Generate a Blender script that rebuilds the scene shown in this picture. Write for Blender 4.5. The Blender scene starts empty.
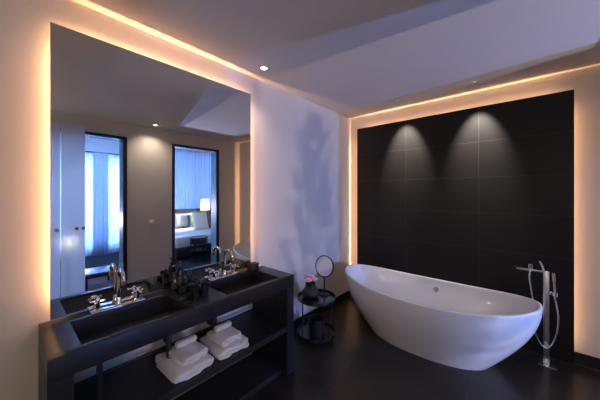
import bpy, bmesh, math, random
from mathutils import Vector, Matrix
random.seed(7)
PI = math.pi
scene = bpy.context.scene
COL = scene.collection

# ---------------------------------------------------------------- materials
def mat(name, color=(.5,.5,.5), rough=.5, metal=0., spec=.5, coat=0., bump=None, vary=None, emit=None, estr=0, trans=0., ior=1.45, sheen=0.):
    m = bpy.data.materials.new(name); m.use_nodes = True
    nt = m.node_tree; b = nt.nodes['Principled BSDF']
    b.inputs['Base Color'].default_value = (*color, 1)
    b.inputs['Roughness'].default_value = rough
    b.inputs['Metallic'].default_value = metal
    b.inputs['Specular IOR Level'].default_value = spec
    b.inputs['Coat Weight'].default_value = coat
    b.inputs['Coat Roughness'].default_value = .05
    b.inputs['Transmission Weight'].default_value = trans
    b.inputs['IOR'].default_value = ior
    b.inputs['Sheen Weight'].default_value = sheen
    if emit:
        b.inputs['Emission Color'].default_value = (*emit, 1)
        b.inputs['Emission Strength'].default_value = estr
    tc = nt.nodes.new('ShaderNodeTexCoord')
    if vary:
        sc, amt = vary
        n = nt.nodes.new('ShaderNodeTexNoise'); n.inputs['Scale'].default_value = sc; n.inputs['Detail'].default_value = 6
        nt.links.new(tc.outputs['Object'], n.inputs['Vector'])
        r = nt.nodes.new('ShaderNodeMapRange'); r.inputs['To Min'].default_value = 1-amt; r.inputs['To Max'].default_value = 1+amt
        nt.links.new(n.outputs['Fac'], r.inputs['Value'])
        h = nt.nodes.new('ShaderNodeHueSaturation'); h.inputs['Color'].default_value = (*color, 1)
        nt.links.new(r.outputs['Result'], h.inputs['Value'])
        nt.links.new(h.outputs['Color'], b.inputs['Base Color'])
    if bump:
        sc, st, dist = bump
        n = nt.nodes.new('ShaderNodeTexNoise'); n.inputs['Scale'].default_value = sc; n.inputs['Detail'].default_value = 8
        nt.links.new(tc.outputs['Object'], n.inputs['Vector'])
        bp = nt.nodes.new('ShaderNodeBump'); bp.inputs['Strength'].default_value = st; bp.inputs['Distance'].default_value = dist
        nt.links.new(n.outputs['Fac'], bp.inputs['Height']); nt.links.new(bp.outputs['Normal'], b.inputs['Normal'])
    return m

def tile_mat(name, color, grout, axes, size, offs, rough, gw=.004, spec=.5, vary=.12, gvis=1.0):
    """stacked tiles with thin joints, from object coordinates; axes picks the two in-plane axes"""
    m = bpy.data.materials.new(name); m.use_nodes = True
    nt = m.node_tree; b = nt.nodes['Principled BSDF']; N = nt.nodes.new; L = nt.links.new
    tc = N('ShaderNodeTexCoord'); sp = N('ShaderNodeSeparateXYZ'); L(tc.outputs['Object'], sp.inputs[0])
    def M(op, a, c=None, d=None):
        n = N('ShaderNodeMath'); n.operation = op
        for i, v in enumerate((a, c, d)):
            if v is None: continue
            if isinstance(v, (int, float)): n.inputs[i].default_value = v
            else: L(v, n.inputs[i])
        return n.outputs[0]
    masks = []; cells = []
    for k, ax in enumerate(axes):
        u = M('DIVIDE', M('SUBTRACT', sp.outputs[ax], offs[k]), size[k])
        cells.append(M('FLOOR', u))
        fr = M('FRACT', u); e = M('MINIMUM', fr, M('SUBTRACT', 1, fr))
        masks.append(M('LESS_THAN', M('MULTIPLY', e, size[k]), gw/2))
    g = M('MULTIPLY', M('MAXIMUM', masks[0], masks[1]), gvis)
    cv = N('ShaderNodeCombineXYZ'); L(cells[0], cv.inputs[0]); L(cells[1], cv.inputs[1])
    wn = N('ShaderNodeTexWhiteNoise'); L(cv.outputs[0], wn.inputs['Vector'])
    ns = N('ShaderNodeTexNoise'); ns.inputs['Scale'].default_value = 3.5; ns.inputs['Detail'].default_value = 8; L(tc.outputs['Object'], ns.inputs['Vector'])
    val = M('ADD', 1-vary, M('MULTIPLY', M('ADD', wn.outputs['Value'], ns.outputs['Fac']), vary))
    h = N('ShaderNodeHueSaturation'); h.inputs['Color'].default_value = (*color, 1); L(val, h.inputs['Value'])
    mx = N('ShaderNodeMix'); mx.data_type = 'RGBA'; L(g, mx.inputs['Factor']); L(h.outputs['Color'], mx.inputs['A']); mx.inputs['B'].default_value = (*grout, 1)
    L(mx.outputs['Result'], b.inputs['Base Color'])
    rr = M('ADD', rough, M('MULTIPLY', M('SUBTRACT', ns.outputs['Fac'], .5), .04)); L(rr, b.inputs['Roughness'])
    b.inputs['Specular IOR Level'].default_value = spec
    bp = N('ShaderNodeBump'); bp.inputs['Strength'].default_value = .25; bp.inputs['Distance'].default_value = .001
    L(M('ADD', M('MULTIPLY', g, -1), M('MULTIPLY', ns.outputs['Fac'], .0)), bp.inputs['Height']); L(bp.outputs['Normal'], b.inputs['Normal'])
    return m

def cloth_translucent(name, color, tr=.6, rough=.9):
    m = bpy.data.materials.new(name); m.use_nodes = True
    nt = m.node_tree; nt.nodes.clear(); N = nt.nodes.new; L = nt.links.new
    o = N('ShaderNodeOutputMaterial'); d = N('ShaderNodeBsdfDiffuse'); t = N('ShaderNodeBsdfTranslucent'); mx = N('ShaderNodeMixShader')
    tc = N('ShaderNodeTexCoord'); w = N('ShaderNodeTexNoise'); w.inputs['Scale'].default_value = 40; L(tc.outputs['Object'], w.inputs['Vector'])
    h = N('ShaderNodeHueSaturation'); h.inputs['Color'].default_value = (*color, 1)
    r = N('ShaderNodeMapRange'); r.inputs['To Min'].default_value = .93; r.inputs['To Max'].default_value = 1.05
    L(w.outputs['Fac'], r.inputs['Value']); L(r.outputs['Result'], h.inputs['Value'])
    L(h.outputs['Color'], d.inputs['Color']); L(h.outputs['Color'], t.inputs['Color'])
    mx.inputs[0].default_value = tr; L(d.outputs[0], mx.inputs[1]); L(t.outputs[0], mx.inputs[2]); L(mx.outputs[0], o.inputs[0])
    return m

def frosted(name):
    m = bpy.data.materials.new(name); m.use_nodes = True
    nt = m.node_tree; nt.nodes.clear(); N = nt.nodes.new; L = nt.links.new
    o = N('ShaderNodeOutputMaterial'); t = N('ShaderNodeBsdfTranslucent'); g = N('ShaderNodeBsdfGlossy'); mx = N('ShaderNodeMixShader')
    d = N('ShaderNodeBsdfDiffuse'); d.inputs[0].default_value = (.75,.8,.85,1); m2 = N('ShaderNodeMixShader'); m2.inputs[0].default_value = .35
    t.inputs[0].default_value = (.8,.88,.95,1); g.inputs['Roughness'].default_value = .3; g.inputs[0].default_value = (.9,.9,.9,1)
    tc = N('ShaderNodeTexCoord'); n = N('ShaderNodeTexNoise'); n.inputs['Scale'].default_value = 300; L(tc.outputs['Object'], n.inputs['Vector'])
    bp = N('ShaderNodeBump'); bp.inputs['Strength'].default_value = .15; bp.inputs['Distance'].default_value = .0005; L(n.outputs['Fac'], bp.inputs['Height']); L(bp.outputs['Normal'], g.inputs['Normal'])
    L(t.outputs[0], m2.inputs[1]); L(d.outputs[0], m2.inputs[2])
    mx.inputs[0].default_value = .16; L(m2.outputs[0], mx.inputs[1]); L(g.outputs[0], mx.inputs[2]); L(mx.outputs[0], o.inputs[0])
    return m

M_wall = mat('warm_white_plaster', (.62,.585,.555), .85, bump=(60,.12,.002), vary=(1.3,.03))
M_ceil = mat('ceiling_paint', (.60,.575,.555), .9, bump=(80,.08,.001), vary=(1,.02))
M_floor = tile_mat('black_floor_tile', (.020,.017,.016), (.055,.05,.048), (0,1), (.89,.89), (.811,.88), .30, gw=.005, spec=.38, vary=.2)
M_panel = tile_mat('black_wall_tile', (.012,.011,.012), (.04,.038,.038), (0,2), (.80,.40), (.854,.18), .45, gw=.005, spec=.22, vary=.10, gvis=.8)
M_stone = mat('black_composite_stone', (.016,.0155,.018), .27, spec=.42, bump=(220,.06,.0006), vary=(25,.18))
M_cab = mat('black_vanity_lacquer', (.018,.018,.022), .42, vary=(6,.15))
M_base = mat('black_skirting', (.012,.012,.013), .35, vary=(5,.1))
M_mirror = mat('mirror_silver', (.86,.86,.84), .01, metal=1, vary=(2,.004))
M_mback = mat('mirror_backing', (.05,.05,.05), .6, vary=(5,.1))
M_chrome = mat('polished_chrome', (.82,.82,.84), .08, metal=1, vary=(8,.02))
M_brass = mat('brushed_brass', (.80,.55,.25), .18, metal=1, vary=(8,.03))
M_satin = mat('satin_steel', (.62,.62,.66), .26, metal=1, vary=(20,.03))
M_tub = mat('white_tub_acrylic', (.80,.80,.82), .16, coat=.35, vary=(2,.01))
M_frame = mat('black_door_frame', (.010,.010,.013), .35, vary=(5,.1))
M_jamb = mat('dark_teal_jamb', (.10,.22,.34), .4, vary=(5,.1))
M_towel = mat('white_terry', (.74,.71,.69), .95, bump=(350,.8,.004), vary=(30,.06), sheen=.4)
M_bottle = mat('dark_glass_bottle', (.012,.010,.012), .12, coat=.3, vary=(10,.1))
M_cap = mat('matte_black_cap', (.010,.010,.011), .35, vary=(10,.1))
M_label = mat('grey_bottle_label', (.06,.055,.055), .6, vary=(30,.1))
M_tray = mat('dark_glass_tray', (.02,.018,.02), .12, coat=.4, vary=(6,.1))
M_table = mat('black_metal_table', (.012,.012,.015), .22, metal=.0, coat=.4, vary=(6,.1))
M_vase = mat('matte_dark_vase', (.012,.012,.018), .4, vary=(9,.1))
M_petal = mat('pink_petals', (.80,.42,.46), .7, vary=(60,.25), sheen=.3)
M_stem = mat('green_stem', (.04,.09,.03), .6, vary=(20,.2))
M_white = mat('white_plastic', (.75,.74,.72), .35, vary=(10,.02))
M_lens = mat('downlight_lens', (1,1,1), .4, emit=(1,.90,.78), estr=9, vary=(5,.01))
M_lensdim = mat('spot_lens', (1,1,1), .4, emit=(1,.90,.78), estr=.5, vary=(5,.01))
M_trim = mat('downlight_trim', (.5,.47,.44), .4, vary=(5,.03))
M_strip = mat('led_strip', (1,.8,.6), .5, emit=(1,.52,.22), estr=2, vary=(5,.01))
M_sheer = cloth_translucent('sheer_curtain', (.86,.90,.95), .62)
M_drape = cloth_translucent('pleated_curtain', (.70,.78,.88), .40)
M_frost = frosted('frosted_glass')
M_bedwall = mat('bedroom_plaster', (.55,.58,.62), .85, bump=(60,.1,.002), vary=(1.2,.03))
M_carpet = mat('dark_carpet', (.010,.011,.014), .95, bump=(300,.6,.004), vary=(60,.2))
M_bedlinen = mat('bed_linen', (.74,.75,.76), .85, bump=(9,.5,.02), vary=(5,.04), sheen=.2)
M_bedbase = mat('bed_upholstery', (.02,.02,.02), .85, bump=(150,.4,.003), vary=(20,.15))
M_headb = mat('blue_headboard', (.02,.04,.09), .8, bump=(120,.4,.003), vary=(20,.15))
M_pillow = mat('pale_blue_pillow', (.55,.66,.82), .85, bump=(12,.4,.01), vary=(8,.05))
M_pillowd = mat('dark_blue_pillow', (.03,.06,.13), .85, bump=(90,.4,.003), vary=(8,.1))
M_cream = mat('cream_cushion', (.85,.80,.58), .9, bump=(40,.4,.004), vary=(8,.05))
M_taupe = mat('taupe_striped_cushion', (.24,.22,.19), .9, bump=(60,.5,.004), vary=(30,.35))
M_shade = mat('lit_lamp_shade', (.9,.82,.6), .8, emit=(1,.83,.42), estr=1.6, vary=(8,.03))
M_switch = mat('switch_plate', (.8,.79,.76), .35, vary=(6,.02))
M_hose = mat('ribbed_chrome_hose', (.70,.70,.74), .22, metal=1, bump=(400,.5,.001))
M_box = mat('dark_brown_box', (.035,.022,.016), .45, vary=(10,.15))
M_glassp = mat('window_glass', (1,1,1), .02, trans=1.0, ior=1.02, vary=(1,.001))
M_door = mat('dark_bench_leather', (.02,.03,.05), .3, coat=.3, vary=(9,.15))

# ---------------------------------------------------------------- mesh helpers
def T(loc=(0,0,0), rot=(0,0,0)):
    return Matrix.Translation(loc) @ Matrix.Rotation(rot[2],4,'Z') @ Matrix.Rotation(rot[1],4,'Y') @ Matrix.Rotation(rot[0],4,'X')

def box(bm, lo, hi, bev=0., seg=2, mtx=None):
    t = bmesh.new(); bmesh.ops.create_cube(t, size=1)
    s = [hi[i]-lo[i] for i in range(3)]; c = [(hi[i]+lo[i])/2 for i in range(3)]
    for v in t.verts: v.co = Vector((v.co.x*s[0]+c[0], v.co.y*s[1]+c[1], v.co.z*s[2]+c[2]))
    if bev: bmesh.ops.bevel(t, geom=t.edges[:], offset=min(bev, min(s)*.49), segments=seg, profile=.5, affect='EDGES')
    join(bm, t, mtx)
def join(bm, t, mtx=None):
    if mtx is not None: t.transform(mtx)
    me = bpy.data.meshes.new('tmp'); t.to_mesh(me); t.free(); bm.from_mesh(me); bpy.data.meshes.remove(me)
def lathe(bm, prof, n=32, mtx=None, sx=1, sy=1, closed=False):
    t = bmesh.new(); rings = []
    for r, z in prof:
        if r < 1e-6: rings.append([t.verts.new((0,0,z))])
        else: rings.append([t.verts.new((r*sx*math.cos(2*PI*k/n), r*sy*math.sin(2*PI*k/n), z)) for k in range(n)])
    pairs = list(zip(rings, rings[1:]))
    if closed: pairs.append((rings[-1], rings[0]))
    for a, b in pairs:
        for k in range(n):
            q = (k+1) % n
            if len(a) == 1 and len(b) == 1: continue
            if len(a) == 1: t.faces.new((a[0], b[q], b[k]))
            elif len(b) == 1: t.faces.new((a[k], a[q], b[0]))
            else: t.faces.new((a[k], a[q], b[q], b[k]))
    bmesh.ops.recalc_face_normals(t, faces=t.faces[:])
    join(bm, t, mtx)
def smoothpath(pts, sub=6):
    P = [Vector(p) for p in pts]; out = []
    for i in range(len(P)-1):
        p0 = P[max(i-1,0)]; p1 = P[i]; p2 = P[i+1]; p3 = P[min(i+2,len(P)-1)]
        for k in range(sub):
            t = k/sub
            out.append(.5*((2*p1)+(-p0+p2)*t+(2*p0-5*p1+4*p2-p3)*t*t+(-p0+3*p1-3*p2+p3)*t**3))
    out.append(P[-1]); return out
def tube(bm, pts, r, n=12, caps=True, closed=False):
    P = [Vector(p) for p in pts]; t = bmesh.new(); rings = []
    up = Vector((0,0,1)); prev = None
    m = len(P)
    for i, p in enumerate(P):
        if closed: d = (P[(i+1)%m]-P[i-1]).normalized()
        else: d = (P[min(i+1,m-1)]-P[max(i-1,0)]).normalized()
        if prev is None:
            a = d.cross(up)
            if a.length < 1e-3: a = d.cross(Vector((1,0,0)))
            a.normalize()
        else:
            a = prev - d*prev.dot(d); a.normalize()
        prev = a; b = d.cross(a)
        rr = r[i] if isinstance(r, (list, tuple)) else r
        rings.append([t.verts.new(p+a*rr*math.cos(2*PI*k/n)+b*rr*math.sin(2*PI*k/n)) for k in range(n)])
    pr = list(zip(rings, rings[1:]))
    if closed: pr.append((rings[-1], rings[0]))
    for a, b in pr:
        for k in range(n): t.faces.new((a[k], a[(k+1)%n], b[(k+1)%n], b[k]))
    if caps and not closed: t.faces.new(rings[0][::-1]); t.faces.new(rings[-1])
    bmesh.ops.recalc_face_normals(t, faces=t.faces[:])
    join(bm, t)
def sphere(bm, c, r, mtx=None, u=20, v=12, sc=(1,1,1)):
    t = bmesh.new(); bmesh.ops.create_uvsphere(t, u_segments=u, v_segments=v, radius=r)
    for w in t.verts: w.co = Vector((w.co.x*sc[0]+c[0], w.co.y*sc[1]+c[1], w.co.z*sc[2]+c[2]))
    join(bm, t, mtx)
def loft(bm, rings, cap0=True, cap1=True):
    t = bmesh.new(); R = [[t.verts.new(p) for p in r] for r in rings]; n = len(R[0])
    for a, b in zip(R, R[1:]):
        for k in range(n): t.faces.new((a[k], a[(k+1)%n], b[(k+1)%n], b[k]))
    if cap0: t.faces.new(R[0][::-1])
    if cap1: t.faces.new(R[-1])
    bmesh.ops.recalc_face_normals(t, faces=t.faces[:])
    join(bm, t)

def B(f=None, *a, **k):
    bm = bmesh.new()
    if f: f(bm, *a, **k)
    return bm
def obj(name, bm, m, parent=None, smooth=True, ang=35, loc=None):
    me = bpy.data.meshes.new(name)
    if loc is not None: bm.transform(Matrix.Translation([-c for c in loc]))
    bm.to_mesh(me); bm.free()
    me.materials.append(m)
    if smooth:
        for p in me.polygons: p.use_smooth = True
        bm2 = bmesh.new(); bm2.from_mesh(me)
        for e in bm2.edges:
            if len(e.link_faces) == 2 and e.calc_face_angle(0) > math.radians(ang): e.smooth = False
        bm2.to_mesh(me); bm2.free()
    o = bpy.data.objects.new(name, me); COL.objects.link(o)
    if loc is not None: o.location = loc
    if parent: o.parent = parent
    return o
def tag(o, label, cat, group=None, kind=None):
    o['label'] = label; o['category'] = cat
    if group: o['group'] = group
    if kind: o['kind'] = kind
    return o
def thing(name, label, cat, loc=(0,0,0), rz=0, group=None):
    o = bpy.data.objects.new(name, None); COL.objects.link(o)
    o.location = loc; o.rotation_euler = (0,0,rz); o.empty_display_size = .1
    return tag(o, label, cat, group)
def struct(name, bm, m, parent=None, smooth=False):
    o = obj(name, bm, m, parent, smooth)
    if not parent: o['kind'] = 'structure'
    return o
def copy_tree(o, parent=None):
    c = o.copy(); COL.objects.link(c)
    if parent is not None: c.parent = parent
    for ch in list(o.children): copy_tree(ch, c)
    return c

# ---------------------------------------------------------------- room shell
XR, YB, YF, H = 3.0, 3.54, -1.7, 2.76
TW = .12   # partition thickness
bm = B(box, (-.15,YF-.15,-.12), (XR+TW,YB+.15,0)); struct('floor', bm, M_floor)
bm = B(box, (-.15,YF-.15,H), (XR,YB+.15,H+.12)); struct('ceiling', bm, M_ceil)
bm = B(box, (-.15,YF-.15,0), (0,YB+.15,H)); struct('wall_left', bm, M_wall)
bm = B(box, (0,YB,0), (XR,YB+.15,H)); struct('wall_back', bm, M_wall)
bm = B(box, (0,YF-.15,0), (XR,YF,H)); struct('wall_rear', bm, M_wall)
D1 = (.20,1.275); D2 = (2.068,2.972); DT = 2.495
bm = bmesh.new()
box(bm, (XR,YF-.15,0), (XR+TW,D1[0],H)); box(bm, (XR,D1[1],0), (XR+TW,D2[0],H)); box(bm, (XR,D2[1],0), (XR+TW,YB+.15,H))
box(bm, (XR,D1[0],DT), (XR+TW,D1[1],H)); box(bm, (XR,D2[0],DT), (XR+TW,D2[1],H))
struct('wall_right', bm, M_wall)
bm = B(box, (0,1.70,0), (.012,YB,.105)); box(bm, (0,YF,0), (.012,.114,.105)); struct('baseboard_left', bm, M_base)
bm = B(box, (.012,YB-.012,0), (XR,YB,.105)); struct('baseboard_back', bm, M_base)
bm = B(box, (XR-.012,D1[1]+.04,0), (XR,D2[0]-.04,.105)); struct('baseboard_right', bm, M_base)
for i, (a, b) in enumerate((D1, D2)):
    bm = bmesh.new(); w = .035
    box(bm, (XR-.015,a-w,0), (XR+.012,a+.012,DT+w)); box(bm, (XR-.015,b-.012,0), (XR+.012,b+w,DT+w)); box(bm, (XR-.015,a+.012,DT-.012), (XR+.012,b-.012,DT+w))
    d = struct('door_%d' % (i+1), bm, M_frame)
    bm = bmesh.new(); box(bm, (XR+.013,b-.02,0), (XR+TW+.10,b+.03,DT+.02)); box(bm, (XR+.013,a-.03,0), (XR+TW+.10,a+.012,DT+.02)); box(bm, (XR+.013,a+.013,DT-.01), (XR+TW+.10,b-.021,DT+.02))
    obj('door_jamb', bm, M_jamb, d, False)

# bedroom shell beyond the doorways
BX0, BX1, BY0, BY1, BH = XR+TW, 6.45, -1.2, 5.8, 3.25
bm = B(box, (BX0,BY0-.1,-.12), (BX1+.1,BY1+.1,0)); struct('floor_bedroom', bm, M_carpet)
bm = B(box, (BX0,BY0-.1,BH), (BX1+.1,BY1+.1,BH+.1)); box(bm, (BX0-.02,BY0-.1,H), (BX0,BY1+.1,BH+.1)); struct('ceiling_bedroom', bm, M_bedwall)
bm = B(box, (BX0,BY0-.1,0), (BX1,BY0,BH)); struct('wall_bedroom_near', bm, M_bedwall)
bm = B(box, (BX0,BY1,0), (BX1,BY1+.1,BH)); struct('wall_bedroom_end', bm, M_bedwall)
W1 = (.85,2.35,.15,2.62); W2 = (3.1,5.3,.3,2.95)
bm = bmesh.new()
box(bm, (BX1,BY0,0), (BX1+.1,W1[0],BH)); box(bm, (BX1,W1[1],0), (BX1+.1,W2[0],BH)); box(bm, (BX1,W2[1],0), (BX1+.1,BY1,BH))
for W in (W1, W2): box(bm, (BX1,W[0],0), (BX1+.1,W[1],W[2])); box(bm, (BX1,W[0],W[3]), (BX1+.1,W[1],BH))
struct('wall_bedroom_far', bm, M_bedwall)
for i, W in enumerate((W1, W2)):
    bm = bmesh.new(); f = .05
    box(bm, (BX1+.02,W[0],W[2]), (BX1+.08,W[0]+f,W[3])); box(bm, (BX1+.02,W[1]-f,W[2]), (BX1+.08,W[1],W[3]))
    box(bm, (BX1+.02,W[0]+f,W[2]), (BX1+.08,W[1]-f,W[2]+f)); box(bm, (BX1+.02,W[0]+f,W[3]-f), (BX1+.08,W[1]-f,W[3]))
    m_ = (W[0]+W[1])/2; box(bm, (BX1+.02,m_-.03,W[2]+f), (BX1+.08,m_+.03,W[3]-f))
    w = struct('window_%d' % (i+1), bm, M_frame)
    obj('pane', B(box, (BX1+.045,W[0]+f,W[2]+f), (BX1+.051,W[1]-f,W[3]-f)), M_glassp, w, False)

def curtain(name, label, x, y0, y1, z0, z1, m, folds, amp, group=None):
    t = bmesh.new(); n = folds*10; cols = []
    for i in range(n+1):
        u = i/n; y = y0+(y1-y0)*u; ph = 2*PI*folds*u
        a = amp*(.8+.2*math.sin(3.1*u*PI+y0)); dx = a*math.sin(ph+.5*math.sin(5*u))
        cols.append([t.verts.new((x+dx*(1 if z > .3 else .9)+.006*math.sin(z*3+u*9), y, z)) for z in [z0+(z1-z0)*k/8 for k in range(9)]])
    for a, b in zip(cols, cols[1:]):
        for k in range(8): t.faces.new((a[k], b[k], b[k+1], a[k+1]))
    me = bpy.data.meshes.new(name); t.to_mesh(me); t.free(); me.materials.append(m)
    for p in me.polygons: p.use_smooth = True
    o = bpy.data.objects.new(name, me); COL.objects.link(o)
    s = o.modifiers.new('thickness', 'SOLIDIFY'); s.thickness = .002
    return tag(o, label, 'curtain', group)
curtain('sheer_curtain', 'bright sheer curtain at the bedroom window, seen through the doorway beside the frosted glass', 6.30, .80, 2.40, .02, 2.62, M_sheer, 16, .022)
curtain('curtain', 'narrow darker blue drape hanging in front of the bright sheer curtain', 6.20, 1.42, 1.74, .02, 2.63, M_drape, 4, .03)
curtain('curtain', 'pale blue pleated curtain hanging behind the bed headboard', 6.30, 2.75, 5.75, .02, BH-.005, M_drape, 30, .032)
bm = B(tube, [(6.24,.6,2.64),(6.24,2.5,2.64)], .014)
sphere(bm, (6.24,.6,2.64), .022); sphere(bm, (6.24,2.5,2.64), .022)
for yb in (.62,2.48): box(bm, (6.24,yb-.008,2.628), (6.45,yb+.008,2.652))
tag(obj('curtain_rail', bm, M_frame), 'dark curtain rail above the bright sheer curtain', 'curtain rail')

# ---------------------------------------------------------------- frosted glass doors beside doorway one
def glass_door(y0, y1, x, label, knobs):
    t = thing('frosted_glass_door', label, 'glass door', (x,(y0+y1)/2,0), 0, 'frosted glass doors')
    obj('glass_panel', B(box, (-.006,y0-(y0+y1)/2,.02), (.006,y1-(y0+y1)/2,2.60), .002, 1), M_frost, t, False)
    for ky in knobs:
        bm = bmesh.new(); lathe(bm, [(0,-.055),(.020,-.055),(.024,-.045),(.024,-.03),(.010,-.022),(.010,.022),(.024,.03),(.024,.045),(.020,.055),(0,.055)], 20, T((0,ky-(y0+y1)/2,1.09),(0,PI/2,0)))
        obj('door_knob', bm, M_brass, t)
    return t
glass_door(.06, .493, 2.955, 'frosted glass door panel nearest the mirror edge, with one metal knob', [.455])
glass_door(.497, .760, 2.935, 'frosted glass door panel next to the open doorway, with two metal knobs', [.66, .735])

# ---------------------------------------------------------------- switch on right wall
t = thing('light_switch', 'small white switch on the wall between the two doorways', 'light switch', (XR,1.69,1.09))
obj('switch_plate', B(box, (-.010,-.045,-.045), (-.0005,.045,.045), .003), M_switch, t)
obj('rotary_dial', B(lathe, [(0,0),(.022,0),(.020,.022),(0,.022)], 24, T((-.010,0,0),(0,-PI/2,0))), M_switch, t)

# ---------------------------------------------------------------- mirror
MY0, MY1, MZ0, MZ1 = .159, 1.563, .884, 2.566
t = thing('wall_mirror', 'large frameless backlit rectangular mirror above the double vanity', 'mirror', (0,(MY0+MY1)/2,MZ0))
yc = (MY0+MY1)/2
obj('mirror_glass', B(box, (.034,MY0-yc,0), (.040,MY1-yc,MZ1-MZ0), .0015, 1), M_mirror, t, False)
bm = B(box, (.0,MY0-yc+.11,.11), (.0335,MY1-yc-.11,MZ1-MZ0-.11)); obj('mounting_frame', bm, M_mback, t, False)
bm = bmesh.new(); h = MZ1-MZ0; l = MY1-MY0
box(bm, (.010,-l/2+.095,h-.109), (.022,l/2-.095,h-.100)); box(bm, (.010,-l/2+.100,.095), (.022,-l/2+.109,h-.11)); box(bm, (.010,l/2-.109,.095), (.022,l/2-.100,h-.11))
obj('led_strip', bm, M_strip, t, False)

# ---------------------------------------------------------------- black tile panel on back wall
PX0, PX1, PZ = .130, 2.392, 2.573
bm = B(box, (PX0,3.50,0), (PX1,3.512,PZ))
t = thing('tile_panel', 'tall backlit panel of black tiles on the wall behind the bathtub', 'wall panel', (0,0,0))
obj('tile_face', bm, M_panel, t, False)
obj('backing_board', B(box, (PX0+.11,3.5125,0), (PX1-.11,YB-.0005,PZ-.11)), M_mback, t, False)
bm = bmesh.new(); box(bm, (PX0+.09,3.520,PZ-.109), (PX1-.09,3.53,PZ-.100)); box(bm, (PX0+.100,3.520,.12), (PX0+.109,3.53,PZ-.11)); box(bm, (PX1-.109,3.520,.12), (PX1-.100,3.53,PZ-.11))
obj('led_strip', bm, M_strip, t, False)

# ---------------------------------------------------------------- vanity
VY0, VY1, VX, VT = .114, 1.700, .484, .870
van = thing('vanity_unit', 'long black double-basin vanity with an open towel shelf underneath', 'vanity', (0,0,0))
BA = [(.11,.445,.235,.772), (.11,.432,1.040,1.560)]
def countertop():
    """slab with two sunken ramp basins cut in one continuous mesh"""
    t = bmesh.new(); th = .012
    xs = [0,.11,.44,VX]; ys = [VY0,BA[0][2],BA[0][3],BA[1][2],BA[1][3],VY1]
    V = [[t.verts.new((x,y,VT)) for y in ys] for x in xs]
    for i in range(3):
        for j in range(5):
            if i == 1 and j in (1,3): continue
            t.faces.new((V[i][j], V[i+1][j], V[i+1][j+1], V[i][j+1]))
    for j in (1,3):
        bl, br, fr, fl = V[1][j], V[1][j+1], V[2][j+1], V[2][j]
        y0, y1 = bl.co.y, br.co.y
        b0 = t.verts.new((.112,y0+.004,VT-.100)); b1 = t.verts.new((.112,y1-.004,VT-.098))
        c0 = t.verts.new((.150,y0+.004,VT-.098)); c1 = t.verts.new((.150,y1-.004,VT-.098))
        f0 = t.verts.new((.425,y0+.004,VT-.016)); f1 = t.verts.new((.425,y1-.004,VT-.016))
        g0 = t.verts.new((.438,y0+.004,VT-.012)); g1 = t.verts.new((.438,y1-.004,VT-.012))
        t.faces.new((bl,br,b1,b0)); t.faces.new((b0,b1,c1,c0)); t.faces.new((c0,c1,f1,f0)); t.faces.new((f0,f1,g1,g0)); t.faces.new((g0,g1,fr,fl))
        t.faces.new((bl,b0,c0,f0,g0,fl)); t.faces.new((br,fr,g1,f1,c1,b1))
    # sides and fascia down
    Z = VT-.105
    ring = [V[0][0],V[1][0],V[2][0],V[3][0]]+[V[3][j] for j in range(1,6)]+[V[2][5],V[1][5],V[0][5]]+[V[0][j] for j in range(4,0,-1)]
    low = [t.verts.new((v.co.x,v.co.y,Z if v.co.x > .47 else Z)) for v in ring]
    n = len(ring)
    for k in range(n): t.faces.new((ring[k], low[k], low[(k+1)%n], ring[(k+1)%n]))
    bmesh.ops.recalc_face_normals(t, faces=t.faces[:])
    e = [e for e in t.edges if all(abs(v.co.z-VT) < 1e-5 for v in e.verts) and len(e.link_faces) == 2 and e.calc_face_angle() > .8]
    bmesh.ops.bevel(t, geom=e, offset=.0025, segments=2, profile=.5, affect='EDGES')
    return t
obj('countertop', countertop(), M_stone, van, True, 25)
# underside of basin box
obj('basin_underside', B(box, (.003,VY0+.003,VT-.1085), (VX-.012,VY1-.003,VT-.1055)), M_cab, van, False)
for y0, y1 in ((VY0,VY0+.09), (VY1-.085,VY1)):
    obj('side_panel', B(box, (.0,y0,0), (VX,y1,VT-.109), .002, 1), M_cab, van)
SH = .43
obj('shelf', B(box, (.0,VY0+.0905,SH-.045), (VX-.005,VY1-.0855,SH), .002, 1), M_cab, van)
obj('lower_back_panel', B(box, (.0,VY0+.0905,.05), (.02,VY1-.0855,SH-.046)), M_cab, van, False)
obj('plinth', B(box, (.06,VY0+.0905,0), (VX-.06,VY1-.0855,.045)), M_cab, van, False)
# pipes and supports seen in the open gap
for y in (.345, .72, 1.06):
    obj('support_post', B(box, (.22,y-.012,SH), (.25,y+.012,VT-.109)), M_cab, van, False)
for y in (.755, 1.095):
    bm = B(tube, smoothpath([(.13,y,VT-.110),(.13,y,.60),(.13,y,.55),(.10,y,.53),(.06,y,.545),(.001,y,.55)], 5), .011, 14)
    lathe(bm, [(0,0),(.017,0),(.017,.06),(0,.06)], 20, T((.13,y,.54)))
    obj('drain_trap', bm, M_frame, van)
bm = B(tube, [(.07,VY0+.091,.478),(.07,VY1-.086,.478)], .010, 12)
obj('towel_rail', bm, M_cab, van)
for y0, y1 in ((.235,.772),(1.04,1.56)):
    obj('basin_drain_slot', B(box, (.118,y0+.14,VT-.0975), (.136,y1-.14,VT-.095), .001, 1), M_cap, van)

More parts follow.
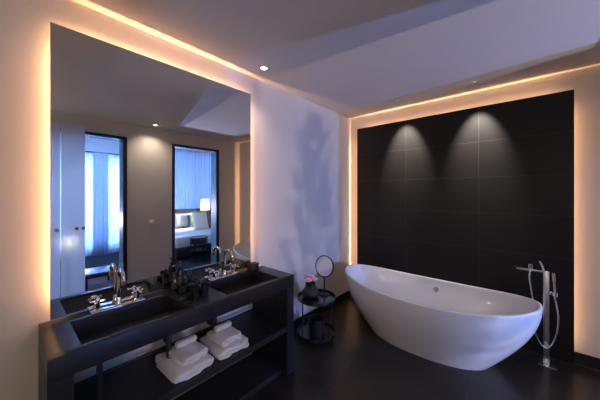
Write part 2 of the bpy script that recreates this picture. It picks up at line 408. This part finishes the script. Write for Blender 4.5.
# ---------------------------------------------------------------- deck faucets
def faucet(y, label, spout_m):
    t = thing('basin_faucet', label, 'faucet', (.076,y,VT))
    w = .145
    obj('deck_plate', B(box, (-.030,-w,0), (.030,w,.013), .004), M_chrome, t)
    pts = [(0,0,.010),(0,0,.12),(0,0,.195),(.010,0,.226),(.042,0,.240),(.080,0,.236),(.104,0,.214),(.110,0,.182)]
    bm = B(tube, smoothpath(pts, 6), .0115, 16); lathe(bm, [(0,.010),(.021,.010),(.021,.018),(.015,.026),(.014,.055),(.012,.06),(0,.06)], 24)
    s = obj('spout', bm, spout_m, t)
    obj('aerator', B(lathe, [(0,0),(.015,0),(.0155,.024),(.012,.028),(0,.028)], 20, T((.110,0,.165))), M_brass if spout_m is M_chrome else spout_m, s)
    for sgn in (-1, 1):
        hy = sgn*.108
        bm = B(lathe, [(0,.010),(.020,.010),(.020,.016),(.013,.024),(.011,.060),(.014,.066),(.014,.074),(0,.076)], 24, T((0,hy,0)))
        hd = obj('tap_handle', bm, M_chrome, t)
        bm = bmesh.new()
        for a in (0, PI/2):
            a += .35*sgn
            d = Vector((math.cos(a), math.sin(a), 0)); c = Vector((0,hy,.068))
            tube(bm, [c-d*.034, c-d*.012, c+d*.012, c+d*.034], [.0062,.005,.005,.0062], 10)
            for s2 in (-1,1): sphere(bm, c+d*.034*s2, .0075, u=12, v=8)
        sphere(bm, (0,hy,.076), .011, u=14, v=8)
        obj('cross_handle', bm, M_chrome, hd)
    return t
faucet(.475, 'chrome three-hole cross-handle faucet behind the basin nearest the camera', M_chrome)
faucet(1.255, 'chrome three-hole cross-handle faucet behind the far basin, by the mirror corner', M_chrome)

# ---------------------------------------------------------------- toiletries on a tray
tray_c = (.170,.862)
t = thing('toiletry_tray', 'dark glossy tray holding black bottles between the two basins', 'tray', (*tray_c,VT))
obj('tray_base', B(box, (-.105,-.082,0), (.105,.082,.008), .003), M_tray, t)
bm = bmesh.new()
for lo, hi in (((-.105,-.082,.0085),(-.100,.082,.030)), ((.100,-.082,.0085),(.105,.082,.030)), ((-.0995,-.082,.0085),(.0995,-.077,.030)), ((-.0995,.077,.0085),(.0995,.082,.030))): box(bm, lo, hi, .001, 1)
obj('tray_rim', bm, M_tray, t)
TZ = VT+.0085
def bottle(kind, x, y, z, r, h, label, group='dark toiletries on the vanity'):
    t = thing(kind, label, {'pump_bottle':'bottle','bottle':'bottle','jar':'jar','tumbler':'cup','perfume_bottle':'bottle'}[kind], (x,y,z), 0, group)
    if kind == 'pump_bottle':
        obj('bottle_body', B(lathe, [(0,0),(r*.95,0),(r,.004),(r,h*.62),(r*.85,h*.70),(r*.4,h*.74),(r*.4,h*.78),(0,h*.78)], 24), M_bottle, t)
        obj('label', B(lathe, [(r*1.01,h*.18),(r*1.03,h*.18),(r*1.03,h*.5),(r*1.01,h*.5)], 24, closed=True), M_label, t)
        bm = B(lathe, [(0,h*.781),(r*.5,h*.781),(r*.5,h*.84),(r*.15,h*.85),(r*.15,h*.95),(r*.35,h*.95),(r*.35,h),(0,h)], 16)
        box(bm, (0,-.005,h*.955), (r*1.5,.005,h*.99), .002, 1); obj('pump', bm, M_cap, t)
    elif kind == 'bottle':
        obj('bottle_body', B(lathe, [(0,0),(r*.95,0),(r,.004),(r,h*.70),(r*.8,h*.77),(r*.5,h*.79),(0,h*.79)], 24), M_bottle, t)
        obj('label', B(lathe, [(r*1.01,h*.2),(r*1.03,h*.2),(r*1.03,h*.55),(r*1.01,h*.55)], 24, closed=True), M_label, t)
        obj('cap', B(lathe, [(0,h*.791),(r*.62,h*.791),(r*.62,h*.985),(r*.55,h),(0,h)], 20), M_cap, t)
    elif kind == 'jar':
        obj('jar_body', B(lathe, [(0,0),(r*.92,0),(r,.005),(r,h*.62),(0,h*.62)], 24), M_bottle, t)
        obj('lid', B(lathe, [(0,h*.621),(r*1.04,h*.621),(r*1.04,h*.96),(r*.95,h),(0,h)], 24), M_cap, t)
    elif kind == 'perfume_bottle':
        obj('bottle_body', B(box, (-r,-r*.6,0), (r,r*.6,h*.62), .006), M_bottle, t)
        obj('stopper', B(box, (-r*.4,-r*.4,h*.621), (r*.4,r*.4,h), .004), M_cap, t)
    else:
        obj('cup_body', B(lathe, [(0,0),(r*.88,0),(r,h),(r*.93,h),(r*.82,.006),(0,.006)], 28), M_bottle, t)
        obj('base_ring', B(lathe, [(r*.90,.002),(r*.94,.002),(r*.95,.012),(r*.915,.012)], 28, closed=True), M_cap, t)
    return t
bottle('pump_bottle', .110, .850, TZ, .026, .215, 'tallest black pump bottle at the back of the toiletry tray')
bottle('bottle', .120, .806, TZ, .020, .135, 'slim black bottle at the near back corner of the tray')
bottle('perfume_bottle', .185, .862, TZ, .030, .105, 'squat square black perfume bottle in the middle of the tray')
bottle('jar', .240, .815, TZ, .026, .060, 'low black lidded jar at the near front corner of the tray')
bottle('bottle', .125, .915, TZ, .021, .145, 'black capped bottle at the far back corner of the tray')
bottle('jar', .238, .875, TZ, .028, .070, 'wide black lidded jar at the front middle of the tray')
bottle('bottle', .235, .922, TZ, .019, .100, 'small black capped bottle at the far front corner of the tray')
bottle('jar', .175, .915, TZ, .018, .085, 'narrow black lidded jar beside the square perfume bottle')
bottle('tumbler', .315, .868, VT, .030, .075, 'black tumbler standing on the counter in front of the tray, nearer the far basin')
bottle('tumbler', .318, .935, VT, .028, .080, 'black tumbler standing on the counter at the edge of the far basin')
t = thing('tissue_box', 'small dark brown box at the mirror corner beyond the far faucet', 'box', (.085,1.555,VT))
obj('box_body', B(box, (-.035,-.045,0), (.035,.045,.045), .004), M_box, t)
obj('box_lid', B(box, (-.038,-.048,.0455), (.038,.048,.060), .004), M_box, t)
t = thing('soap_dish', 'tiny white soap dish at the far back corner of the vanity', 'soap dish', (.040,1.655,VT))
obj('dish', B(lathe, [(0,0),(.022,0),(.030,.010),(.028,.012),(.020,.004),(0,.004)], 24), M_white, t)
obj('soap', B(sphere, (0,0,.011), .02, sc=(1,.7,.35)), M_white, t)

# ---------------------------------------------------------------- towels
def towel_fold(name, cx, cy, z, dx, dy, h, layers, label, rz=0, group='folded white towels on the vanity shelf'):
    """stacked folds: wavy layered front and back, soft rounded ends"""
    n = 10; prof = []
    lh = h/layers
    for i in range(layers):                      # front side bulging folds (local +x)
        for k in range(n):
            a = -PI/2+PI*k/(n-1)
            prof.append((dx/2-lh*.5+math.cos(a)*lh*.5+random.uniform(-.002,.002), lh*(i+.5)+math.sin(a)*lh*.49))
    for i in reversed(range(layers)):
        for k in range(n):
            a = PI/2+PI*k/(n-1)
            prof.append((-dx/2+lh*.5+math.cos(a)*lh*.5, lh*(i+.5)+math.sin(a)*lh*.49))
    rings = []; m = 22
    for j in range(m+1):
        u = -1+2*j/m
        e = (1-abs(u)**8)**.5 if abs(u) < 1 else 0
        s = .80+.20*e; hz = .55+.45*e
        r = []
        for q, (px, pz) in enumerate(prof):
            wob = .008*math.sin(u*4+pz*60+cx*9+cy*7)+.004*math.sin(u*11+pz*90)
            sag = .006*math.cos(u*2.2)*(pz/h)
            r.append((px*s+wob*(1 if px > 0 else -1), u*dy/2+.003*math.sin(pz*120+u), (pz-h/2)*hz+h/2*(1 if hz == 1 else 1)*(hz*.5+.5)-sag*0+.005*math.sin(px*22+u*5+cy*11)*(pz/h)))
        rings.append(r)
    mn = min(p[2] for r in rings for p in r)
    rings = [[(a,b,c-mn) for a,b,c in r] for r in rings]
    bm = B(loft, rings)
    o = obj(name, bm, M_towel, None, True, 80)
    o.location = (cx,cy,z); o.rotation_euler = (0,0,rz)
    return tag(o, label, 'towel', group)
def towel_roll(cx, cy, z, r, l, label, rz=0, group='rolled white towels on the vanity shelf'):
    rings = []; m = 16; K = 40
    for j in range(m+1):
        u = -1+2*j/m; s = .86+.14*(1-abs(u)**6)**.5
        ring = []
        for k in range(K):
            a = 2*PI*k/K; rr = r*s*(1+.05*math.sin(a*2+u*2)+(.07 if 4 < k < 9 else 0)-.03*math.cos(a*5))
            ring.append((rr*math.cos(a), u*l/2, rr*math.sin(a)*.85))
        rings.append(ring)
    mn = min(p[2] for q in rings for p in q); rings = [[(a,b,c-mn) for a,b,c in q] for q in rings]
    bm = B(loft, rings)
    for s in (-1,1):     # spiral ends
        pts = [( (r*.80*(1-i/46))*math.cos(i*.42), s*(l/2+.001), -mn+(r*.68*(1-i/46))*math.sin(i*.42)) for i in range(40)]
        tube(bm, pts, .0045, 6)
    o = obj('rolled_towel', bm, M_towel, None, True, 80)
    o.location = (cx,cy,z); o.rotation_euler = (0,0,rz)
    return tag(o, label, 'towel', group)
towel_fold('folded_towel', .300, .800, SH+.001, .32, .270, .058, 2, 'large folded white towel at the bottom of the nearer towel stack', .03)
towel_fold('folded_towel', .310, .815, SH+.064, .22, .185, .050, 2, 'smaller folded white towel in the middle of the nearer towel stack', .10)
towel_roll(.275, .820, SH+.116, .027, .130, 'rolled white hand towel on top of the nearer towel stack', .05)
towel_fold('folded_towel', .300, 1.105, SH+.001, .32, .258, .055, 2, 'large folded white towel at the bottom of the farther towel stack', -.02)
towel_fold('folded_towel', .310, 1.100, SH+.061, .22, .180, .048, 2, 'smaller folded white towel in the middle of the farther towel stack', .06)
towel_roll(.280, 1.105, SH+.111, .027, .125, 'rolled white hand towel on top of the farther towel stack', .02)

# ---------------------------------------------------------------- bathtub
tub = thing('bathtub', 'white freestanding oval slipper bathtub in front of the black tile panel', 'bathtub', (1.225,2.98,0))
def tub_pt(th, s, inset=0., zoff=0., inner=False):
    c, sn = math.cos(th), math.sin(th)
    n = 2.25
    ex = abs(c)**(2/n)*(1 if c >= 0 else -1); ey = abs(sn)**(2/n)*(1 if sn >= 0 else -1)
    A, Bq = .935-inset, .455-inset
    a0, b0 = .58, .315
    if inner: a0, b0 = .50, .25
    f = math.sin(s*PI/2)
    a = a0+(A-a0)*f; b = b0+(Bq-b0)*f
    zr = .562+.082*abs(c)**2.2
    z0 = .12 if inner else 0.
    return (a*ex, b*ey, z0+(zr-z0)*s+zoff)
K = 96
rings = []
S = [0,.01]+[i/22 for i in range(1,22)]+[.975,.99]
for s in S: rings.append([tub_pt(2*PI*k/K, s) for k in range(K)])
for ins, zo in ((.0005,-.004),(.004,.001),(.010,.0035),(.018,.0035),(.024,.001),(.028,-.004)):
    rings.append([tub_pt(2*PI*k/K, 1, ins, zo) for k in range(K)])
for i in range(21, -1, -1):
    rings.append([tub_pt(2*PI*k/K, i/22, .030, 0, True) for k in range(K)])
for q in (.8,.5,.2): rings.append([(x*q, y*q, z) for x, y, z in rings[-1]])
obj('tub_shell', B(loft, rings), M_tub, tub, True, 60)
bm = B(lathe, [(0,0),(.030,0),(.030,.006),(.024,.012),(0,.014)], 28, T((.02,.402,.45),(PI/2-.3,0,0)))
ov = obj('overflow_knob', bm, M_chrome, tub)
obj('waste_plug', B(lathe, [(0,0),(.032,0),(.032,.004),(.02,.009),(0,.010)], 28, T((0,0,.1205))), M_chrome, tub)

# ---------------------------------------------------------------- freestanding tub filler
FX, FY = 2.195, 3.335
t = thing('tub_filler', 'chrome floor-standing tub filler with hand shower and hose beside the bathtub', 'faucet', (FX,FY,0))
obj('floor_plate', B(box, (-.065,-.065,0), (.065,.065,.008), .003), M_satin, t)
obj('column', B(box, (-.022,-.016,.0085), (.022,.016,.872), .003), M_satin, t)
obj('spout', B(box, (-.215,-.014,.850), (-.0225,.014,.872), .003), M_satin, t)
bm = B(box, (-.235,-.02,.846), (-.216,.02,.876), .003); obj('spout_lip', bm, M_cap, t)
bm = B(tube, [(-.02,0,.8725),(-.026,0,.905),(-.045,-.004,.955)], [.010,.009,.008], 14); obj('lever', bm, M_chrome, t)
bm = B(lathe, [(0,0),(.019,0),(.019,.04),(.013,.045),(0,.045)], 20, T((-.11,0,.8725))); obj('diverter', bm, M_chrome, t)
bm = B(tube, smoothpath([(.058,-.014,.62),(.056,-.014,.70),(.052,-.016,.78),(.046,-.018,.868)], 4), [.0085]*9+[.012]*4, 14); obj('hand_shower', bm, M_satin, t)
bm = B(box, (.0225,-.012,.655), (.045,.012,.690), .003); lathe(bm, [(.010,-.018),(.020,-.018),(.020,.018),(.010,.018)], 20, T((.057,-.014,.672)), closed=True); obj('shower_holder', bm, M_chrome, t)
pts = [(-.11,-.0205,.868),(-.118,-.036,.80),(-.105,-.045,.68),(-.088,-.045,.54),(-.085,-.045,.40),(-.072,-.045,.27),(-.035,-.045,.185),(.005,-.045,.170),(.042,-.042,.225),(.070,-.035,.34),(.078,-.025,.46),(.070,-.018,.55),(.060,-.014,.615)]
obj('hose', B(tube, smoothpath(pts, 8), .0075, 12), M_hose, t)
obj('hose_outlet', B(lathe, [(0,0),(.018,0),(.018,.02),(0,.02)], 20, T((0,-.0165,.185),(PI/2,0,0))), M_chrome, t)

# ---------------------------------------------------------------- side table
tc = (.30,2.27)
st = thing('side_table', 'round black metal tray side table beside the vanity', 'side table', (*tc,0))
R = .212
obj('tray_top', B(lathe, [(0,.428),(R-.006,.428),(R,.434),(R,.462),(R-.005,.462),(R-.006,.438),(0,.436)], 56), M_table, st)
obj('lower_tray', B(lathe, [(0,.050),(R-.004,.050),(R,.054),(R,.078),(R-.005,.078),(R-.006,.058),(0,.057)], 56), M_table, st)
for k in range(4):
    a = math.radians(41.27-90+45+90*k)
    x, y = (R+.006)*math.cos(a), (R+.006)*math.sin(a)
    obj('leg', B(tube, [(x,y,0),(x,y,.455)], .0058, 10), M_table, st)
# vase with flowers
vx, vy = .235,2.245
t = thing('flower_vase', 'dark bulbous vase with a pale pink bloom on the side table', 'vase', (vx,vy,.4365)); t.scale = (1.36,1.36,1.0)
obj('vase_body', B(lathe, [(0,0),(.045,0),(.066,.018),(.074,.045),(.066,.075),(.052,.098),(.043,.115),(.040,.135),(.041,.165),(.037,.165),(.035,.135),(.036,.115),(0,.10)], 40), M_vase, t)
bm = bmesh.new()
for k in range(5):
    a = k*1.3; tube(bm, [(.006*math.cos(a),.006*math.sin(a),.12),(.014*math.cos(a),.014*math.sin(a),.2),(.02*math.cos(a),.02*math.sin(a),.225)], .002, 6)
obj('stems', bm, M_stem, t)
for k, (dx, dy, dz, rr) in enumerate(((0,0,.222,.042),(.040,.006,.204,.034),(-.040,.008,.206,.034),(.012,-.038,.203,.034),(-.014,.038,.204,.034))):
    bm = bmesh.new()
    for ring in range(4):
        for j in range(5+ring):
            a = 2*PI*j/(5+ring)+ring*.7+k; el = 1.3-ring*.42
            d = Vector((math.cos(a)*math.cos(el), math.sin(a)*math.cos(el), math.sin(el)*.75))
            mt = T((dx+d.x*rr*.62, dy+d.y*rr*.62, dz+d.z*rr*.55), (random.uniform(-.4,.4), PI/2-el+.3, a))
            sphere(bm, (0,0,0), rr*.50, mt, 10, 6, (.85,.95,.22))
    obj('bloom', bm, M_petal, t)
# make-up mirror
mx, my = .313,2.40
t = thing('makeup_mirror', 'round tabletop mirror on a thin black stem, behind the flower vase', 'mirror', (mx,my,.4365), -.02); t.scale = (1.08,1.08,1.04)
obj('base', B(lathe, [(0,0),(.058,0),(.058,.006),(.052,.012),(.012,.016),(0,.016)], 36), M_cap, t)
obj('stem', B(tube, [(0,0,.016),(0,0,.19)], .0075, 14), M_cap, t)
bm = B(lathe, [(0,-.009),(.108,-.009),(.108,.0),(0,.0)], 48, T((0,0,.312),(PI/2-.20,0,0))); obj('mirror_back', bm, M_cap, t)
bm = B(lathe, [(0,.0005),(.107,.0005),(.107,.003),(0,.003)], 48, T((0,0,.312),(PI/2-.20,0,0))); obj('mirror_glass', bm, M_mirror, t, True)
obj('rim', B(lathe, [(.1085,-.010),(.118,-.008),(.118,.003),(.1085,.005)], 56, T((0,0,.312),(PI/2-.20,0,0)), closed=True), M_cap, t)
# canister on the lower tray
t = thing('canister', 'dark blue-black cylindrical bin on the lower tier of the side table', 'bin', (.315,2.255,.0585))
obj('bin_body', B(lathe, [(0,0),(.080,0),(.088,.16),(.084,.16),(.077,.004),(0,.004)], 40), M_vase, t)
obj('bin_rim', B(lathe, [(.083,.161),(.090,.161),(.090,.168),(.083,.168)], 40, closed=True), M_cap, t)

# ---------------------------------------------------------------- downlights
def downlight(x, y, z, label, m=M_lens, r=.029):
    t = thing('downlight', label, 'ceiling light', (x,y,z), 0, 'recessed ceiling downlights')
    obj('trim_ring', B(lathe, [(r,-.0005),(r+.012,-.0005),(r+.012,-.003),(r+.004,-.006),(r,-.004)], 32, closed=True), M_trim, t)
    obj('lens', B(lathe, [(0,-.0030),(r-.001,-.0030),(r-.001,-.0005),(0,-.0005)], 32), m, t)
    return t
downlight(.229,1.568,H, 'lit recessed downlight in the ceiling above the far end of the vanity')
downlight(2.76,1.66,H, 'lit recessed downlight by the right wall, seen in the mirror between the doorways')
downlight(.854,3.20,H, 'small recessed spotlight over the left light pool on the black panel', M_lensdim, .014)
downlight(1.652,3.20,H, 'small recessed spotlight over the right light pool on the black panel', M_lensdim, .014)

# ---------------------------------------------------------------- bedroom furniture
bed = thing('bed', 'bed with pale linen and dark blue headboard seen through the far doorway', 'bed', (5.1,3.50,0))
obj('bed_base', B(box, (-.92,-.88,.06), (.98,.88,.30), .02), M_bedbase, bed)
obj('mattress', B(box, (-.94,-.90,.301), (.96,.90,.52), .05, 4), M_bedlinen, bed)
obj('duvet', B(box, (-.96,-.93,.36), (.55,.93,.57), .06, 4), M_bedlinen, bed)
bm = B(box, (.985,-1.0,.0), (1.06,1.15,1.10), .02); obj('headboard', bm, M_headb, bed)
def cushion(name, c, w, h, th, rot, m, label, group=None):
    t = bmesh.new(); bmesh.ops.create_grid(t, x_segments=14, y_segments=14, size=1)
    top = bmesh.new()
    for sgn in (1,-1):
        q = bmesh.new(); bmesh.ops.create_grid(q, x_segments=14, y_segments=14, size=1)
        for v in q.verts:
            a, b = v.co.x, v.co.y
            e = ((1-a**4)*(1-b**4))**.5 if abs(a) < 1 and abs(b) < 1 else 0
            k = 1-.06*(1-abs(a))*0-.05*(a*a*(1-b*b)+b*b*(1-a*a))
            v.co = Vector((a*w/2*(1-.06*(1-b*b)*abs(a)), b*h/2*(1-.06*(1-a*a)*abs(b)), sgn*th/2*e))
        join(top, q)
    t.free(); bmesh.ops.remove_doubles(top, verts=top.verts[:], dist=1e-5); bmesh.ops.recalc_face_normals(top, faces=top.faces[:])
    top.transform(T((0,0,0), rot))
    o = obj(name, top, m, None, True, 70); o.location = c
    return tag(o, label, 'pillow', group)
cushion('pillow', (5.90,2.85,.80), .66, .46, .16, (0,math.radians(-72),0), M_pillow, 'pale blue bed pillow leaning on the headboard, nearest the left door frame', 'pillows on the bed')
cushion('pillow', (5.88,3.55,.78), .46, .60, .16, (0,math.radians(-70),0), M_pillow, 'pale blue bed pillow leaning on the headboard in the middle of the bed', 'pillows on the bed')
cushion('pillow', (5.63,3.78,.75), .42, .42, .13, (0,math.radians(-66),.2), M_pillowd, 'dark blue square pillow in front of the pale blue pillows')
cushion('pillow', (5.05,3.66,.80), .56, .44, .15, (0,math.radians(-68),.1), M_cream, 'cream cushion propped upright on the bed beside the taupe cushion')
cushion('pillow', (5.20,3.86,.82), .58, .44, .13, (0,math.radians(-75),.2), M_taupe, 'taupe cushion propped upright to the right of the cream cushion')
t = thing('bedside_table', 'round two-tier black table at the foot of the bed', 'table', (3.82,2.98,0))
obj('table_top', B(lathe, [(0,.545),(.20,.545),(.20,.575),(0,.575)], 36), M_frame, t)
obj('slatted_band', B(lathe, [(.188,.43),(.196,.43),(.196,.5445),(.188,.5445)], 36, closed=True), M_frame, t)
obj('lower_shelf', B(lathe, [(0,.25),(.19,.25),(.19,.27),(0,.27)], 36), M_frame, t)
for k in range(6):
    a = 2*PI*k/6; obj('leg', B(tube, [(.175*math.cos(a),.175*math.sin(a),0),(.175*math.cos(a),.175*math.sin(a),.5445)], .012, 8), M_frame, t)
t = thing('floor_lamp', 'glowing yellow-shaded lamp behind the bed cushions', 'lamp', (5.50,4.05,0))
obj('lamp_base', B(lathe, [(0,0),(.14,0),(.14,.02),(.02,.03),(0,.03)], 28), M_frame, t)
obj('lamp_pole', B(tube, [(0,0,.03),(0,0,1.10)], .012, 10), M_frame, t)
obj('lamp_shade', B(lathe, [(.15,.98),(.12,1.42),(.116,1.42),(.146,.98)], 32, closed=True), M_shade, t)
pl = thing('shadow_plant', 'tall leafy potted plant added unseen in the bedroom to cast leaf shadows', 'plant', (4.6,2.44,0))  # added out of view; crown shaped to throw leafy shadow on the left wall
obj('pot', B(lathe, [(0,0),(.10,0),(.12,.30),(.108,.30),(.10,.26),(0,.26)], 32), M_vase, pl)
bm = B(tube, [(0,0,.26),(.01,.01,.6),(0,0,.95),(.005,.02,1.30)], [.012,.009,.006,.002], 8)
fo = bmesh.new(); rnd = random.Random(3)
for k in range(420):
    zz = .93+.44*rnd.random(); u = (zz-.93)/.44; wid = .20*(1-u)**.75*(.80+.20*math.sin(u*23))+.006
    a = rnd.uniform(0,2*PI); ln = rnd.uniform(.028,.055); rad = wid*rnd.random()**.5
    c = Vector((rad*math.cos(a), rad*math.sin(a), zz)); el = rnd.uniform(.1,1.3); d = Vector((math.cos(a)*math.cos(el), math.sin(a)*math.cos(el), math.sin(el)))
    sd = d.cross(Vector((0,0,1))).normalized()*ln*.22; nn = sd.cross(d).normalized()*ln*.06
    v = [fo.verts.new(p) for p in (c, c+d*ln*.35+sd+nn, c+d*ln*.7+sd*.8+nn, c+d*ln, c+d*ln*.7-sd*.8+nn, c+d*ln*.35-sd+nn, c+d*ln*.5)]
    for q in range(6): fo.faces.new((v[q], v[(q+1)%6], v[6]))
    if rad > .02 and k%3 == 0: tube(bm, [(0,0,zz-.04), tuple(c)], .0014, 5)
obj('branches', bm, M_stem, pl); obj('foliage', fo, M_stem, pl, True, 80)
t = thing('globe_lamp', 'small lit globe lamp glowing softly behind the frosted glass door', 'lamp', (3.065,.585,0))
obj('lamp_base', B(lathe, [(0,0),(.06,0),(.06,.015),(.012,.022),(0,.022)], 24), M_frame, t)
obj('lamp_pole', B(tube, [(0,0,.022),(0,0,.82)], .009, 10), M_frame, t)
obj('lamp_globe', B(sphere, (0,0,.88), .05), M_shade, t)
t = thing('bench', 'low dark bench with a smooth top just inside the nearer doorway', 'bench', (3.55,1.06,0))
obj('bench_seat', B(box, (-.17,-.24,.20), (.30,.20,.27), .012), M_door, t)
for sx in (-.14,.27):
    for sy in (-.21,.17): obj('leg', B(box, (sx-.015,sy-.015,0), (sx+.015,sy+.015,.199)), M_frame, t)

# ---------------------------------------------------------------- lights
def area(name, loc, direction, sx, sy, power, color, spread=PI, yaxis=None):
    l = bpy.data.lights.new(name, 'AREA'); l.shape = 'RECTANGLE'; l.size = sx; l.size_y = sy; l.energy = power; l.color = color; l.spread = spread
    o = bpy.data.objects.new(name, l); COL.objects.link(o); o.location = loc
    d = Vector(direction).normalized(); z = -d; x = Vector(yaxis).normalized(); y = z.cross(x)
    o.rotation_euler = Matrix((x, y, z)).transposed().to_euler(); return o
WARM = (1,.52,.23)
K1 = 6.0   # watts per metre of strip
ml, mh = MY1-MY0, MZ1-MZ0
area('led_mirror_top', (.018,yc,MZ1-.095), (0,0,1), ml-.19, .012, K1*ml, WARM, yaxis=(0,1,0))
area('led_mirror_near', (.018,MY0+.095,(MZ0+MZ1)/2), (0,-1,0), mh-.19, .012, K1*mh, WARM, yaxis=(0,0,1))
area('led_mirror_far', (.018,MY1-.095,(MZ0+MZ1)/2), (0,1,0), mh-.19, .012, K1*mh, WARM, yaxis=(0,0,1))
area('led_panel_top', ((PX0+PX1)/2,3.526,PZ-.095), (0,0,1), PX1-PX0-.19, .012, K1*(PX1-PX0), WARM, yaxis=(1,0,0))
area('led_panel_left', (PX0+.095,3.526,1.30), (-1,0,0), 2.3, .012, K1*2.3*.8, WARM, yaxis=(0,0,1))
area('led_panel_right', (PX1-.095,3.526,1.30), (1,0,0), 2.3, .012, K1*2.3, WARM, yaxis=(0,0,1))
def spot(name, loc, target, power, color, size, blend, rad=.02):
    l = bpy.data.lights.new(name, 'SPOT'); l.energy = power; l.color = color; l.spot_size = math.radians(size); l.spot_blend = blend; l.shadow_soft_size = rad
    o = bpy.data.objects.new(name, l); COL.objects.link(o); o.location = loc
    o.rotation_euler = (Vector(target)-Vector(loc)).to_track_quat('-Z','Y').to_euler(); return o
for x in (.854,1.652): spot('panel_spot', (x,3.22,H-.02), (x,3.68,1.76), 240, (1,.89,.74), 52, .9)
spot('vanity_downlight', (.229,1.568,H-.02), (.229,1.568,0), 12, (1,.86,.70), 100, 1)
spot('door_downlight', (2.76,1.66,H-.02), (2.76,1.66,0), 26, (1,.84,.62), 130, 1)
def point(name, loc, power, color, rad):
    l = bpy.data.lights.new(name, 'POINT'); l.energy = power; l.color = color; l.shadow_soft_size = rad
    o = bpy.data.objects.new(name, l); COL.objects.link(o); o.location = loc; return o
point('room_fill', (2.55,-1.1,1.95), 26, (1,.82,.62), .18)  # added warm fill in mid-air behind the camera, no fixture there
BLUE = (.18,.38,1)
# daylight of the blue hour outside the two bedroom windows
area('dusk_window_one', (6.85,1.6,1.5), (-1,0,0), 2.4, 2.4, 760, BLUE, yaxis=(0,0,1))
area('dusk_window_two', (6.85,4.2,1.7), (-1,0,0), 2.6, 2.6, 210, BLUE, yaxis=(0,0,1))
point('bedside_lamp_bulb', (5.43,3.98,.97), 170, (1,.70,.28), .05)
spot('bedroom_blue_spot', (5.5,2.76,1.12), (0,2.6,1.5), 400, (.17,.34,1), 62, .3, .03)
spot('bedroom_white_spot', (5.5,2.40,1.15), (0,2.4,1.6), 240, (1,.80,.68), 62, .3, .009)
spot('bedroom_low_spot', (6.0,.95,.9), (0,.95,.6), 230, (.62,.60,1), 50, .3, .07)
point('globe_lamp_bulb', (3.0,.585,.90), 1.3, (1,.80,.55), .03)
area('bedroom_fill', (4.7,1.0,3.2), (0,0,-1), 2.0, 3.0, 90, (.30,.55,1), yaxis=(1,0,0))

w = bpy.data.worlds.new('dusk'); scene.world = w; w.use_nodes = True
bg = w.node_tree.nodes['Background']; bg.inputs[0].default_value = (.05,.12,.35,1); bg.inputs[1].default_value = .6

# ---------------------------------------------------------------- camera
cd = bpy.data.cameras.new('camera'); cam = bpy.data.objects.new('camera', cd); COL.objects.link(cam)
cd.sensor_width = 36; cd.sensor_fit = 'HORIZONTAL'; cd.lens = 256.9*36/600; cd.shift_y = -6.74/600; cd.clip_start = .02
cam.location = (2.049,0,1.6); cam.rotation_euler = (PI/2,0,math.radians(41.27))
scene.camera = cam
vs = scene.view_settings; vs.view_transform = 'Standard'; vs.look = 'None'; vs.gamma = 1; vs.exposure = 0; vs.use_curve_mapping = False
